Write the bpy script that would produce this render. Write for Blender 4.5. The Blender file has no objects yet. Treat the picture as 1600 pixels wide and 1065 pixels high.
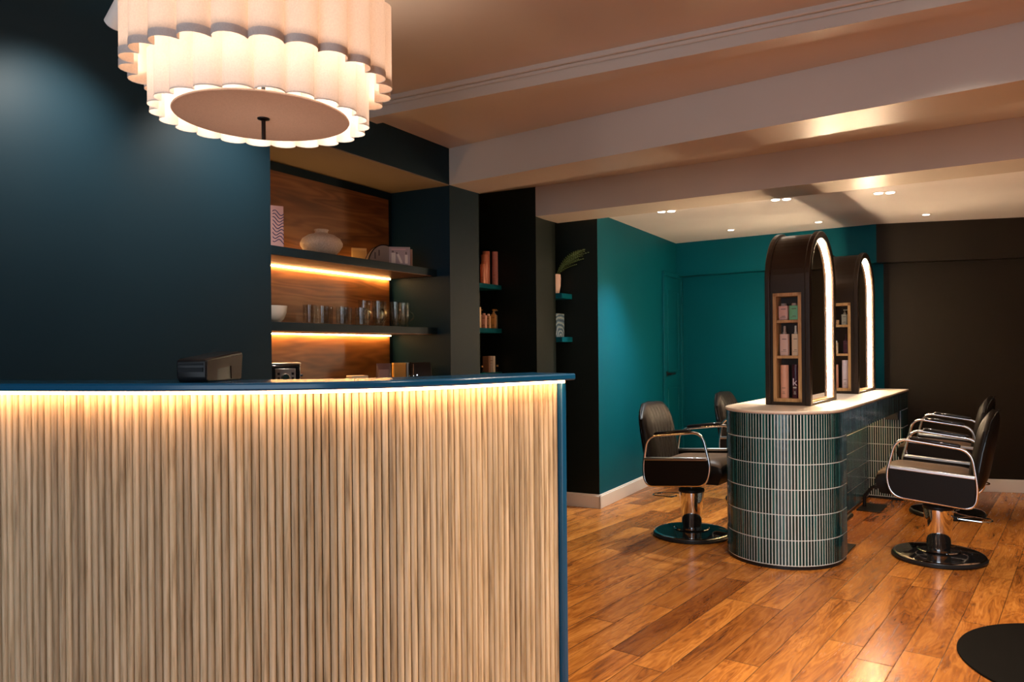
import bpy, bmesh, math, random
from mathutils import Vector, Matrix
random.seed(7)
D = bpy.data; S = bpy.context.scene; COL = S.collection
R = math.radians; PI = math.pi
sin, cos = math.sin, math.cos

# ---------------------------------------------------------------- camera, sky, exposure
cam = D.cameras.new('camera'); cam.sensor_width = 36; cam.lens = 26.325
cam.shift_x = -0.04375; cam.shift_y = 0.0084; cam.clip_start = 0.05
camo = D.objects.new('camera', cam); COL.objects.link(camo)
EYE = 1.32
camo.matrix_world = Matrix.Translation((0, 0, EYE)) @ Matrix.Rotation(R(90), 4, 'X') @ Matrix.Rotation(R(-0.5), 4, 'Z')
S.camera = camo
S.view_settings.view_transform = 'Standard'; S.view_settings.look = 'None'
S.view_settings.gamma = 1; S.view_settings.exposure = 0.0; S.view_settings.use_curve_mapping = False
W = D.worlds.new('daylight'); S.world = W; W.use_nodes = True
bg = W.node_tree.nodes['Background']; bg.inputs[0].default_value = (0.72, 0.86, 1.0, 1); bg.inputs[1].default_value = 3.1
S.cycles.use_denoising = True
S.cycles.sample_clamp_indirect = 6.0
WARM = (1.0, 0.56, 0.23); WARMW = (1.0, 0.70, 0.42); COOLW = (1.0, 0.93, 0.82)

def add_light(kind, name, loc, energy, color, parent=None, size=0.05, spot=90, blend=1.0, aim=None):
    l = D.lights.new(name, kind); l.energy = energy; l.color = color
    if kind == 'SPOT': l.spot_size = R(spot); l.spot_blend = blend; l.shadow_soft_size = size
    if kind == 'POINT': l.shadow_soft_size = size
    o = D.objects.new(name, l); COL.objects.link(o); o.location = loc
    if parent: o.parent = parent
    if aim is not None: o.rotation_euler = (Vector(aim) - Vector(loc)).to_track_quat('-Z', 'Y').to_euler()
    return o

# ---------------------------------------------------------------- materials
def mat(name, color=(.8, .8, .8), rough=.5, metal=0.0, **kw):
    m = D.materials.new(name); m.use_nodes = True
    b = m.node_tree.nodes['Principled BSDF']
    b.inputs['Base Color'].default_value = (*color, 1); b.inputs['Roughness'].default_value = rough
    b.inputs['Metallic'].default_value = metal
    for k, v in kw.items(): b.inputs[k.replace('_', ' ')].default_value = v
    return m
class NT:
    def __init__(s, m): s.m = m; s.t = m.node_tree; s.b = s.t.nodes.get('Principled BSDF')
    def n(s, typ, **kw):
        o = s.t.nodes.new(typ)
        for k, v in kw.items():
            if k.startswith('i_'):
                key = k[2:]; key = int(key) if key.isdigit() else key.replace('_', ' ')
                if hasattr(v, 'is_output'): s.t.links.new(v, o.inputs[key])
                else: o.inputs[key].default_value = v
            else: setattr(o, k, v)
        return o
    def link(s, a, b): s.t.links.new(a, b)
    def math(s, op, a, b=0.0, c=0.0):
        o = s.t.nodes.new('ShaderNodeMath'); o.operation = op
        for i, v in enumerate((a, b, c)):
            if hasattr(v, 'is_output'): s.t.links.new(v, o.inputs[i])
            else: o.inputs[i].default_value = v
        return o.outputs[0]
    def ramp(s, fac, stops):
        o = s.t.nodes.new('ShaderNodeValToRGB'); s.t.links.new(fac, o.inputs[0]); e = o.color_ramp.elements
        while len(e) < len(stops): e.new(0.5)
        for q, (p, c) in zip(e, stops): q.position = p; q.color = (*c, 1)
        return o.outputs[0]
    def mix(s, fac, a, b, mode='MIX'):
        o = s.t.nodes.new('ShaderNodeMix'); o.data_type = 'RGBA'; o.blend_type = mode
        for k, v in ((0, fac), (6, a), (7, b)):
            if hasattr(v, 'is_output'): s.t.links.new(v, o.inputs[k])
            else: o.inputs[k].default_value = v if k == 0 else (*v, 1)
        return o.outputs[2]
    def bump(s, h, strength=.2, dist=.01):
        o = s.t.nodes.new('ShaderNodeBump'); o.inputs['Strength'].default_value = strength; o.inputs['Distance'].default_value = dist
        s.t.links.new(h, o.inputs['Height']); s.t.links.new(o.outputs[0], s.b.inputs['Normal'])

def paint(name, color, rough, spec=.5):
    m = mat(name, color, rough, Specular_IOR_Level=spec); t = NT(m)
    co = t.n('ShaderNodeTexCoord').outputs['Object']
    nz = t.n('ShaderNodeTexNoise', i_Vector=co, i_Scale=160.0, i_Detail=2.0).outputs[0]
    n2 = t.n('ShaderNodeTexNoise', i_Vector=co, i_Scale=1.3, i_Detail=3.0).outputs[0]
    d = tuple(c * .93 for c in color); e = tuple(min(1, c * 1.05) for c in color)
    t.link(t.ramp(n2, [(.3, d), (.7, e)]), t.b.inputs['Base Color'])
    t.bump(nz, .05, .002)
    return m
M_NAVY = paint('navy_paint', (0.006, 0.020, 0.031), .5, .11)
M_DARK = paint('dark_green_wall', (0.006, 0.010, 0.008), .45, .22)  # very dark green shared by alcove, column, return skin and side wall
M_TEAL = paint('teal_paint', (0.0, 0.078, 0.112), .50, .12)
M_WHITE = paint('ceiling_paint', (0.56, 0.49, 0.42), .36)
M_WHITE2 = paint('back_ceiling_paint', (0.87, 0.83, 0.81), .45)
M_DARKGLOW = paint('warm_glow_dark_wall', (0.0125, 0.0095, 0.006), .45, .18)  # right wall: dark tone with the strips' warm glow put into the colour
M_SKIRT = paint('skirting_paint', (0.80, 0.74, 0.68), .35)
M_LEDGE = mat('blue_lacquer', (0.006, 0.080, 0.175), .2)
M_CHROME = mat('chrome', (0.86, 0.86, 0.86), .07, 1.0)
M_BLACKGLOSS = mat('black_gloss', (0.008, 0.008, 0.009), .06)
M_BLACK = mat('black_plastic', (0.008, 0.008, 0.009), .4, Specular_IOR_Level=.3)
M_BRONZE = mat('bronze_laminate', (0.034, 0.021, 0.014), .32, .4)
M_MIRROR = mat('mirror', (0.85, 0.85, 0.85), .015, 1.0)
M_GROUT = mat('grout', (0.76, 0.82, 0.83), .8)
M_STONE = mat('stone_top', (0.74, 0.62, 0.52), .35)
M_RUBBER = mat('mat_rubber', (0.0025, 0.002, 0.0016), .7, Specular_IOR_Level=.08)
M_STEEL = mat('satin_steel', (0.62, 0.61, 0.60), .28, 1.0)

def leather():
    m = mat('black_leather', (0.006, 0.004, 0.003), .42, Specular_IOR_Level=.15); t = NT(m)
    co = t.n('ShaderNodeTexCoord').outputs['Object']
    v = t.n('ShaderNodeTexVoronoi', i_Vector=co, i_Scale=260.0).outputs[0]
    t.bump(v, .12, .002); return m
M_LEATHER = leather()
def seat_leather():
    m = mat('brown_leather', (0.085, 0.048, 0.024), .45, Specular_IOR_Level=.25); t = NT(m)
    co = t.n('ShaderNodeTexCoord').outputs['Object']
    v = t.n('ShaderNodeTexVoronoi', i_Vector=co, i_Scale=240.0).outputs[0]
    w = t.n('ShaderNodeTexNoise', i_Vector=co, i_Scale=9.0, i_Distortion=1.5).outputs[0]
    t.bump(t.math('ADD', v, t.math('MULTIPLY', w, 3.0)), .18, .003); return m
M_SEAT = seat_leather()

def tiles_mat():
    m = mat('teal_glass_tile', (0.01, 0.06, 0.06), .12); t = NT(m)
    g = t.n('ShaderNodeNewGeometry').outputs['Random Per Island']
    t.link(t.ramp(g, [(0, (.004, .018, .020)), (.5, (.008, .036, .038)), (.85, (.014, .065, .065)), (1, (.025, .11, .11))]), t.b.inputs['Base Color'])
    co = t.n('ShaderNodeTexCoord').outputs['Object']
    t.bump(t.n('ShaderNodeTexNoise', i_Vector=co, i_Scale=35.0, i_Detail=2.0).outputs[0], .12, .01)
    return m
M_TILE = tiles_mat()

def reed_oak():
    m = mat('reeded_oak', (.5, .36, .22), .55); t = NT(m)
    g = t.n('ShaderNodeNewGeometry').outputs['Random Per Island']
    co = t.n('ShaderNodeTexCoord').outputs['Object']
    off = t.n('ShaderNodeCombineXYZ', i_2=t.math('MULTIPLY', g, 37.0)).outputs[0]
    va = t.n('ShaderNodeVectorMath', operation='ADD', i_0=co, i_1=off).outputs[0]
    mp = t.n('ShaderNodeMapping', i_Vector=va); mp.inputs['Scale'].default_value = (60, 60, 2.6)
    n1 = t.n('ShaderNodeTexNoise', i_Vector=mp.outputs[0], i_Scale=1.6, i_Detail=6.0, i_Roughness=.6).outputs[0]
    c = t.ramp(n1, [(.30, (.28, .19, .10)), (.46, (.54, .41, .245)), (.70, (.74, .60, .41))])
    tone = t.ramp(g, [(0, (.72, .69, .66)), (.5, (1, 1, 1)), (1, (1.2, 1.18, 1.15))])
    t.link(t.mix(1.0, c, tone, 'MULTIPLY'), t.b.inputs['Base Color'])
    t.bump(n1, .25, .003); return m
M_REED = reed_oak()

def board(name, cols, scale=(2.2, 26, 26), rough=.4, seams=None):
    """Wood with the grain along local X."""
    m = mat(name, cols[1], rough); t = NT(m)
    co = t.n('ShaderNodeTexCoord').outputs['Object']
    mp = t.n('ShaderNodeMapping', i_Vector=co); mp.inputs['Scale'].default_value = scale
    n0 = t.n('ShaderNodeTexNoise', i_Vector=mp.outputs[0], i_Scale=.55, i_Detail=2.0).outputs[0]
    n1 = t.n('ShaderNodeTexNoise', i_Vector=mp.outputs[0], i_Scale=1.2, i_Detail=8.0, i_Distortion=.8).outputs[0]
    f = t.math('ADD', t.math('MULTIPLY', n0, .5), t.math('MULTIPLY', n1, .5))
    f2 = t.math('ADD', t.math('MULTIPLY', t.math('SINE', t.math('MULTIPLY', n0, 70.0)), .06), f)
    t.link(t.ramp(f2, [(.34, cols[0]), (.5, cols[1]), (.66, cols[2])]), t.b.inputs['Base Color'])
    t.bump(n1, .1, .002); return m
M_WALNUT = board('walnut_veneer', [(.11, .036, .008), (.20, .072, .017), (.29, .118, .032)], (14, 1.6, 14))
M_OAKF = board('oak_frame', [(.38, .20, .075), (.50, .28, .11), (.60, .36, .16)], (30, 30, 3))

def floor_mat():
    m = mat('oak_planks', (.4, .2, .08), .3); t = NT(m)
    co = t.n('ShaderNodeTexCoord').outputs['Object']
    mp = t.n('ShaderNodeMapping', i_Vector=co); mp.inputs['Rotation'].default_value = (0, 0, R(35.6))
    sp = t.n('ShaderNodeSeparateXYZ', i_Vector=mp.outputs[0]); X, Y = sp.outputs[0], sp.outputs[1]
    PW = .151
    xs = t.math('DIVIDE', t.math('ADD', X, .074), PW); row = t.math('FLOOR', xs); fx = t.math('FRACT', xs)
    wr = t.n('ShaderNodeTexWhiteNoise', noise_dimensions='1D', i_W=row).outputs[0]
    ys = t.math('DIVIDE', t.math('ADD', Y, t.math('MULTIPLY', wr, 9.0)), t.math('ADD', .85, t.math('MULTIPLY', wr, .6)))
    pid = t.math('FLOOR', ys); fy = t.math('FRACT', ys)
    idv = t.n('ShaderNodeCombineXYZ', i_0=row, i_1=pid).outputs[0]
    wn = t.n('ShaderNodeTexWhiteNoise', noise_dimensions='2D', i_Vector=idv)
    rnd = wn.outputs[0]
    offv = t.n('ShaderNodeCombineXYZ', i_0=t.math('MULTIPLY', rnd, 31.0), i_1=t.math('MULTIPLY', rnd, 57.0), i_2=rnd).outputs[0]
    v = t.n('ShaderNodeVectorMath', operation='ADD', i_0=mp.outputs[0], i_1=offv).outputs[0]
    m2 = t.n('ShaderNodeMapping', i_Vector=v); m2.inputs['Scale'].default_value = (5.5, 1.0, 1)
    big = t.n('ShaderNodeTexNoise', i_Vector=m2.outputs[0], i_Scale=1.5, i_Detail=3.0, i_Distortion=.6).outputs[0]
    m3 = t.n('ShaderNodeMapping', i_Vector=v); m3.inputs['Scale'].default_value = (42, 3.2, 1)
    fine = t.n('ShaderNodeTexNoise', i_Vector=m3.outputs[0], i_Scale=1.6, i_Detail=7.0, i_Roughness=.65).outputs[0]
    rings = t.math('MULTIPLY', t.math('SINE', t.math('MULTIPLY', big, 95.0)), .045)
    f = t.math('ADD', t.math('ADD', t.math('MULTIPLY', big, .55), t.math('MULTIPLY', fine, .45)), rings)
    c = t.ramp(f, [(.31, (.14, .040, .008)), (.45, (.38, .125, .022)), (.58, (.57, .215, .042)), (.72, (.71, .31, .078))])
    tone = t.ramp(rnd, [(0, (.50, .42, .38)), (.10, (.72, .66, .62)), (.4, (.95, .93, .9)), (.8, (1.08, 1.08, 1.05)), (1, (1.22, 1.22, 1.2))])
    c = t.mix(1.0, c, tone, 'MULTIPLY')
    kn = t.n('ShaderNodeMapping', i_Vector=v); kn.inputs['Scale'].default_value = (5.0, 2.6, 1)
    vd = t.n('ShaderNodeTexVoronoi', i_Vector=kn.outputs[0], i_Scale=1.0)
    kd = t.math('ADD', vd.outputs[0], t.math('MULTIPLY', t.math('SUBTRACT', fine, .5), .16))
    kmask = t.ramp(kd, [(.03, (1, 1, 1)), (.12, (0, 0, 0))])
    c = t.mix(t.math('MULTIPLY', kmask, .75), c, (.055, .018, .006))
    ex = t.math('MINIMUM', fx, t.math('SUBTRACT', 1.0, fx)); ey = t.math('MINIMUM', fy, t.math('SUBTRACT', 1.0, fy))
    seam = t.math('MINIMUM', t.math('MULTIPLY', ex, PW), ey)
    sm = t.ramp(seam, [(.0008, (1, 1, 1)), (.0028, (0, 0, 0))])
    c = t.mix(t.math('MULTIPLY', sm, .8), c, (.03, .010, .004))
    t.link(c, t.b.inputs['Base Color'])
    t.link(t.ramp(fine, [(.3, (.30, .30, .30)), (.7, (.18, .18, .18))]), t.b.inputs['Roughness'])
    t.bump(t.math('SUBTRACT', t.math('MULTIPLY', fine, .25), sm), .22, .003)
    return m
M_FLOOR = floor_mat()

def emit(name, color, strength):
    m = D.materials.new(name); m.use_nodes = True; t = m.node_tree; t.nodes.clear()
    e = t.nodes.new('ShaderNodeEmission'); o = t.nodes.new('ShaderNodeOutputMaterial')
    e.inputs[0].default_value = (*color, 1); e.inputs[1].default_value = strength
    t.links.new(e.outputs[0], o.inputs[0]); return m
M_LEDFOOT = emit('under_top_glow', (1.0, .56, .24), 40)
M_LEDDESK = emit('desk_strip_glow', (1.0, .51, .24), 40)
M_LEDUP = emit('uplight_glow', (1.0, .56, .20), 18)
M_LEDSHELF = emit('shelf_strip_glow', (1.0, .56, .20), 75)
M_LEDARCH = emit('mirror_strip_glow', (1.0, .71, .43), 310)
M_DOWN = emit('downlight_glow', (1.0, .88, .72), 14)
M_BULB = emit('bulb_glow', (1.0, .80, .62), 14)

def fabric(name, color, trans):
    m = D.materials.new(name); m.use_nodes = True; t = NT(m); t.t.nodes.clear()
    co = t.n('ShaderNodeTexCoord').outputs['Object']
    w1 = t.n('ShaderNodeTexNoise', i_Vector=co, i_Scale=220.0, i_Detail=2.0).outputs[0]
    cr = t.ramp(w1, [(.3, tuple(c * .90 for c in color)), (.7, color)])
    d = t.n('ShaderNodeBsdfDiffuse', i_Color=cr); tr = t.n('ShaderNodeBsdfTranslucent', i_Color=cr)
    mx = t.n('ShaderNodeMixShader', i_0=trans, i_1=d.outputs[0], i_2=tr.outputs[0])
    o = t.n('ShaderNodeOutputMaterial'); t.link(mx.outputs[0], o.inputs[0]); return m
M_SHADE = fabric('linen_shade', (.84, .74, .67), .24)
M_SHADEUP = fabric('upper_linen_shade', (.86, .72, .61), .22)
M_DIFF = fabric('linen_diffuser', (.76, .65, .58), .20)
M_HEM = fabric('linen_hem', (.70, .66, .64), .14)
def glass():
    m = D.materials.new('clear_glass'); m.use_nodes = True; t = NT(m); t.t.nodes.clear()
    tr = t.n('ShaderNodeBsdfTransparent', i_Color=(.93, .94, .93, 1)); g = t.n('ShaderNodeBsdfGlossy', i_Roughness=.03)
    lw = t.n('ShaderNodeLayerWeight', i_Blend=.32)
    f = t.math('ADD', .05, t.math('MULTIPLY', t.math('POWER', lw.outputs['Facing'], 3.0), .7))
    mx = t.n('ShaderNodeMixShader', i_0=f, i_1=tr.outputs[0], i_2=g.outputs[0])
    o = t.n('ShaderNodeOutputMaterial'); t.link(mx.outputs[0], o.inputs[0]); return m
M_GLASS = glass()

# ---------------------------------------------------------------- mesh helpers
class MB:
    def __init__(s): s.v = []; s.f = []; s.mi = []; s.cur = 0
    def add(s, vs, fs):
        k = len(s.v); s.v += [tuple(v) for v in vs]; s.f += [tuple(i + k for i in f) for f in fs]; s.mi += [s.cur] * len(fs); return s
    def box(s, x0, x1, y0, y1, z0, z1):
        vs = [(x, y, z) for z in (z0, z1) for x, y in ((x0, y0), (x1, y0), (x1, y1), (x0, y1))]
        return s.add(vs, [(3, 2, 1, 0), (4, 5, 6, 7), (0, 1, 5, 4), (1, 2, 6, 5), (2, 3, 7, 6), (3, 0, 4, 7)])
    def prism(s, poly, z0, z1):
        n = len(poly)
        a = sum(poly[i][0] * poly[(i + 1) % n][1] - poly[(i + 1) % n][0] * poly[i][1] for i in range(n))
        if a < 0: poly = poly[::-1]
        vs = [(x, y, z0) for x, y in poly] + [(x, y, z1) for x, y in poly]
        return s.add(vs, [tuple(range(n))[::-1], tuple(range(n, 2 * n))] + [(i, (i + 1) % n, n + (i + 1) % n, n + i) for i in range(n)])
    def prism_axis(s, poly, a0, a1, axis):
        """outline in the two other axes, extruded along axis 'x' or 'y' from a0 to a1"""
        n = len(poly); mk = (lambda a, b, t: (t, a, b)) if axis == 'x' else (lambda a, b, t: (a, t, b))
        vs = [mk(a, b, a0) for a, b in poly] + [mk(a, b, a1) for a, b in poly]
        return s.add(vs, [tuple(range(n))[::-1], tuple(range(n, 2 * n))] + [(i, (i + 1) % n, n + (i + 1) % n, n + i) for i in range(n)])
    def lathe(s, prof, seg=32, c=(0, 0), caps=True):
        k = len(prof); vs = []
        for r, z in prof:
            for j in range(seg): a = 2 * PI * j / seg; vs.append((c[0] + r * cos(a), c[1] + r * sin(a), z))
        fs = [(i * seg + j, i * seg + (j + 1) % seg, (i + 1) * seg + (j + 1) % seg, (i + 1) * seg + j) for i in range(k - 1) for j in range(seg)]
        if caps:
            if prof[0][0] > 1e-5: fs.append(tuple(range(seg))[::-1])
            if prof[-1][0] > 1e-5: fs.append(tuple((k - 1) * seg + j for j in range(seg)))
        return s.add(vs, fs)
    def tube(s, pts, r, seg=10, closed=False, rz=None):
        P = [Vector(p) for p in pts]; n = len(P); vs = []; fs = []
        rr = r if isinstance(r, (list, tuple)) else [r] * n
        up = Vector((0, 0, 1)); prev = None
        for i in range(n):
            a = P[(i - 1) % n] if (closed or i > 0) else P[i]; b = P[(i + 1) % n] if (closed or i < n - 1) else P[i]
            d = (b - a).normalized()
            if prev is None:
                x = d.cross(up)
                if x.length < .05: x = d.cross(Vector((1, 0, 0)))
            else:
                x = prev - d * prev.dot(d)
            x.normalize(); prev = x; y = d.cross(x)
            for j in range(seg):
                t = 2 * PI * j / seg; vs.append(P[i] + rr[i] * (cos(t) * x + sin(t) * y))
        m = n if closed else n - 1
        for i in range(m):
            for j in range(seg): fs.append((i * seg + j, i * seg + (j + 1) % seg, ((i + 1) % n) * seg + (j + 1) % seg, ((i + 1) % n) * seg + j))
        if not closed: fs += [tuple(range(seg))[::-1], tuple((n - 1) * seg + j for j in range(seg))]
        return s.add(vs, fs)
    def grid(s, rows, closed_u=False):
        n = len(rows); k = len(rows[0]); vs = [p for r in rows for p in r]
        fs = [(i * k + j, i * k + (j + 1) % k, (i + 1) * k + (j + 1) % k, (i + 1) * k + j) for i in range(n - 1) for j in range(k if closed_u else k - 1)]
        return s.add(vs, fs)
    def xform(s, M, start=0):
        for i in range(start, len(s.v)): s.v[i] = tuple(M @ Vector(s.v[i]))
        return s
    def build(s, name, m, parent=None, smooth=False, bevel=0.0, seg=2, fix=True, angle=40):
        me = D.meshes.new(name); me.from_pydata(s.v, [], s.f); me.update()
        for q in (m if isinstance(m, (list, tuple)) else [m]): me.materials.append(q)
        for p, i in zip(me.polygons, s.mi): p.material_index = i
        if fix:
            b = bmesh.new(); b.from_mesh(me); bmesh.ops.recalc_face_normals(b, faces=b.faces); b.to_mesh(me); b.free()
        o = D.objects.new(name, me); COL.objects.link(o)
        if parent: o.parent = parent
        if bevel > 0:
            q = o.modifiers.new('bevel', 'BEVEL'); q.width = bevel; q.segments = seg; q.limit_method = 'ANGLE'; q.angle_limit = R(35)
        if smooth or bevel > 0:
            me.polygons.foreach_set('use_smooth', [True] * len(me.polygons)); 
            try: me.set_sharp_from_angle(angle=R(angle))
            except Exception: pass
        return o

def thing(name, label, cat, loc=(0, 0, 0), rotz=0.0, group=None):
    o = D.objects.new(name, None); COL.objects.link(o); o.empty_display_size = .1
    o.location = loc; o.rotation_euler = (0, 0, rotz)
    return tag(o, label, cat, group)
def tag(o, label, cat, group=None):
    o['label'] = label; o['category'] = cat
    if group: o['group'] = group
    return o
def struct(o): o['kind'] = 'structure'; return o
def dup(root, loc, rotz, label, group=None):
    def rec(o, par):
        c = o.copy(); COL.objects.link(c)
        if par: c.parent = par
        for ch in [k for k in D.objects if k.parent == o]: rec(ch, c)
        return c
    r = rec(root, None); r.location = loc; r.rotation_euler = (0, 0, rotz); r['label'] = label
    if group: r['group'] = group
    return r
def text(body, size, loc, rot, m, parent, name='lettering'):
    cu = D.curves.new(name, 'FONT'); cu.body = body; cu.size = size; cu.align_x = 'CENTER'; cu.extrude = .0004
    o = D.objects.new(name, cu); COL.objects.link(o); o.location = loc; o.rotation_euler = rot; o.parent = parent
    cu.materials.append(m); dg = bpy.context.evaluated_depsgraph_get(); me = D.meshes.new_from_object(o.evaluated_get(dg))
    D.objects.remove(o); o = D.objects.new(name, me); COL.objects.link(o); o.location = loc; o.rotation_euler = rot; o.parent = parent
    return o

# ---------------------------------------------------------------- frames of the building
class Frame:                                  # a along the line, b across it to the right-hand side (towards the room)
    def __init__(s, ox, oy, deg): s.o = (ox, oy); s.deg = deg; t = R(deg); s.u = (sin(t), cos(t)); s.p = (cos(t), -sin(t)); s.rz = -t
    def xy(s, a, b): return (s.o[0] + a * s.u[0] + b * s.p[0], s.o[1] + a * s.u[1] + b * s.p[1])
    def at(s, a, b, z=0): return (*s.xy(a, b), z)
    def poly(s, pts): return [s.xy(a, b) for a, b in pts]
WL = Frame(-.667, 4.708, 28.0)                # left wall: origin at the first pier, b > 0 is out into the room
IS = Frame(1.634, 4.812, 33.5)                # styling island: origin at the first mirror's near right corner
def rect(fr, a0, a1, b0, b1): return fr.poly([(a0, b0), (a1, b0), (a1, b1), (a0, b1)])

# floor
struct(MB().box(-4.5, 6.2, -3.2, 9.6, -.06, 0).build('floor', M_FLOOR))
# left wall: chimney breast, niche, soffit, piers
struct(MB().prism(rect(WL, -8.6, -1.397, -.62, 0), 0, 2.68).build('wall_left', M_NAVY))
struct(MB().prism(rect(WL, -1.397, 0, -.62, -.47), 0, 2.36).build('wall_left_niche', M_NAVY))
struct(MB().prism(rect(WL, -1.397, 0, -.62, 0), 2.363, 2.68).build('wall_left_soffit', M_NAVY))
struct(MB().prism(rect(WL, -1.397, 0, -.47, -.002), 2.357, 2.363).build('ceiling_niche', paint('shaded_ceiling_tone', (.22, .17, .11), .6, .2)))  # white niche ceiling, its dim shade put into the colour
struct(MB().prism([(-.667, 4.708), (-.51, 4.967), WL.xy(.301, -.62), WL.xy(0, -.62)], 0, 2.60).build('wall_left_pier', M_NAVY))
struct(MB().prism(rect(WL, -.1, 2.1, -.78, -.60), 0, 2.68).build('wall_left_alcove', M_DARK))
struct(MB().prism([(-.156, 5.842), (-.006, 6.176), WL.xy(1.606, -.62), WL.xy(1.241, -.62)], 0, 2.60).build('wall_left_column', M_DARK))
TE = Frame(.344, 6.213, 27.2)                 # teal wall beyond the alcoves
DOOR0, DOOR1 = 1.60, 2.235
struct(MB().prism(TE.poly([(0, 0), (2.30, 0), (2.30, -.6), (0, -.6)]), 0, 2.5).build('wall_left_far', M_TEAL))
struct(MB().prism(TE.poly([(-.004, .001), (0, .001), (0, -.6), (-.004, -.6)]), 0, 2.5).build('wall_left_return_shade', M_DARK))  # thin dark skin, gives the teal end face its shade by colour
# back wall with its bulkhead, bending to the right-hand part
C1, C2, C3 = (1.284, 8.058), (2.952, 6.899), (5.9, 6.143)
def off(p, n, d): return (p[0] + n[0] * d, p[1] + n[1] * d)
nL = (.571, .821); nR = (.2487, .9686)
struct(MB().prism([(1.0, 8.255), C1, C2, off(C2, nL, .5), off(C1, nL, .6)], 2.095, 2.46).build('wall_back_bulkhead', M_TEAL))
struct(MB().prism([C2, C3, off(C3, nR, .5), off(C2, nL, .5)], 2.095, 2.46).build('wall_right_bulkhead', M_DARKGLOW))
K = (3.062, 7.006)
LB = off(C1, nL, .16)
struct(MB().prism([(LB[0] - .5, LB[1] + .348), LB, K, off(K, nL, .34), off(LB, nL, .4)], 0, 2.095).build('wall_back', M_TEAL))
KR = (K[0] + 2.9 * .9686, K[1] - 2.9 * .2487)
struct(MB().prism([K, KR, off(KR, nR, .3), off(K, nL, .34)], 0, 2.095).build('wall_right', M_DARKGLOW))
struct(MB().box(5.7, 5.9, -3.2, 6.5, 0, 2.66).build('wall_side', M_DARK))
struct(MB().box(.2, 5.7, -3.2, -3.0, 0, 2.66).build('wall_front_blocker', M_WHITE))  # unseen half wall, added to keep daylight from the right off the blue wall
# skirting
def skirting(name, pts, h=.115, th=.018, side=1):
    m = MB()
    for (x0, y0), (x1, y1) in zip(pts, pts[1:]):
        L = math.hypot(x1 - x0, y1 - y0); n = ((y1 - y0) / L * side * th, -(x1 - x0) / L * side * th)
        a, b = (x0, y0), (x1, y1); c, d = (x1 + n[0], y1 + n[1]), (x0 + n[0], y0 + n[1])
        ex = ((x1 - x0) / L * th, (y1 - y0) / L * th)
        m.prism([(a[0] - ex[0], a[1] - ex[1]), b, c, (d[0] - ex[0], d[1] - ex[1])], 0, h - .012)
        m.prism([(a[0] - ex[0], a[1] - ex[1]), b, (b[0] + n[0] * .6, b[1] + n[1] * .6), (a[0] - ex[0] * .6 + n[0] * .6, a[1] - ex[1] * .6 + n[1] * .6)], h - .012, h)
    return struct(m.build(name, M_SKIRT, bevel=.002))
skirting('baseboard_left', [TE.xy(0, 0), TE.xy(DOOR0 - .06, 0)])
skirting('baseboard_alcove', [TE.xy(0, 0), TE.xy(0, -.42)], side=-1)
skirting('baseboard_right', [K, KR])
skirting('baseboard_back', [LB, K])
# ceilings and beams
B1 = Frame(-.996, 4.015, 117.5); B2 = Frame(-.667, 4.708, 125.3); B3 = Frame(-.156, 5.842, 121.4)
def bar(fr, a0, a1, th, z0, z1, name, m=M_WHITE):        # depth runs away from the camera, i.e. to b < 0
    return struct(MB().prism(rect(fr, a0, a1, -th, 0), z0, z1).build(name, m))
# ceiling panes: front (2.66), between the beams (2.59), back room (2.45)
fl = B1.xy(-1.2, -.05); fr_ = B1.xy(7.8, -.05)
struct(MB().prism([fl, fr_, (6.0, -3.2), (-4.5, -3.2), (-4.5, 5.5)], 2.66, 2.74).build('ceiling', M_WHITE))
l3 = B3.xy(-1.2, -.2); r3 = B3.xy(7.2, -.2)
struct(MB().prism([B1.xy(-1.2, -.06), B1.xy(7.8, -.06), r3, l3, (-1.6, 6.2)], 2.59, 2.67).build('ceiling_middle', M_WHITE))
struct(MB().prism([B3.xy(-.9, -.2), r3, (6.4, 6.6), (4.5, 7.6), (1.4, 9.2), (.2, 8.6)], 2.45, 2.53).build('ceiling_back', M_WHITE2))
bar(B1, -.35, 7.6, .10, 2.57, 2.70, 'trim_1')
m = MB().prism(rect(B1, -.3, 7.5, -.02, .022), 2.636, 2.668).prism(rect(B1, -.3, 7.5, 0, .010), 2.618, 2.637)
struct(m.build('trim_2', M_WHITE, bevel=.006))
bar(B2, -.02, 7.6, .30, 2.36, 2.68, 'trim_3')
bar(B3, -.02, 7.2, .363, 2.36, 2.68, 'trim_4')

# door in the far end of the teal wall
dr = thing('door_1', 'teal panelled door flush in the far left corner with black lever', 'door', TE.at(DOOR0, 0), TE.rz); del dr['category']; struct(dr)
H = 2.07; L = DOOR1 - DOOR0
MB().box(.001, .026, 0, L, H, H + .045).box(.001, .026, 0, .05, 0, H).box(.001, .026, L - .05, L, 0, H).build('door_frame', M_TEAL, dr, bevel=.004)
lf = MB().box(.001, .010, .056, L - .056, .006, H - .006).build('door_leaf', M_TEAL, dr)
mm = MB()
for z0, z1 in ((.15, .92), (1.08, H - .14)):
    y0, y1 = .14, L - .14
    mm.box(.010, .018, y0, y1, z0, z0 + .018).box(.010, .018, y0, y1, z1 - .018, z1).box(.010, .018, y0, y0 + .018, z0, z1).box(.010, .018, y1 - .018, y1, z0, z1)
mm.build('panel_moulding', M_TEAL, lf, bevel=.003)
hd = MB().lathe([(.026, 0), (.026, .008), (.012, .010), (.011, .045)], 20); hd.xform(Matrix.Translation((.010, .11, 1.06)) @ Matrix.Rotation(R(90), 4, 'Y'))
hd.tube([(.05, .10, 1.06), (.052, .16, 1.06), (.052, .25, 1.058)], .011, 10)
h_o = hd.build('lever_handle', M_BLACK, dr, smooth=True); h_o['label'] = 'black lever handle'
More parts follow.
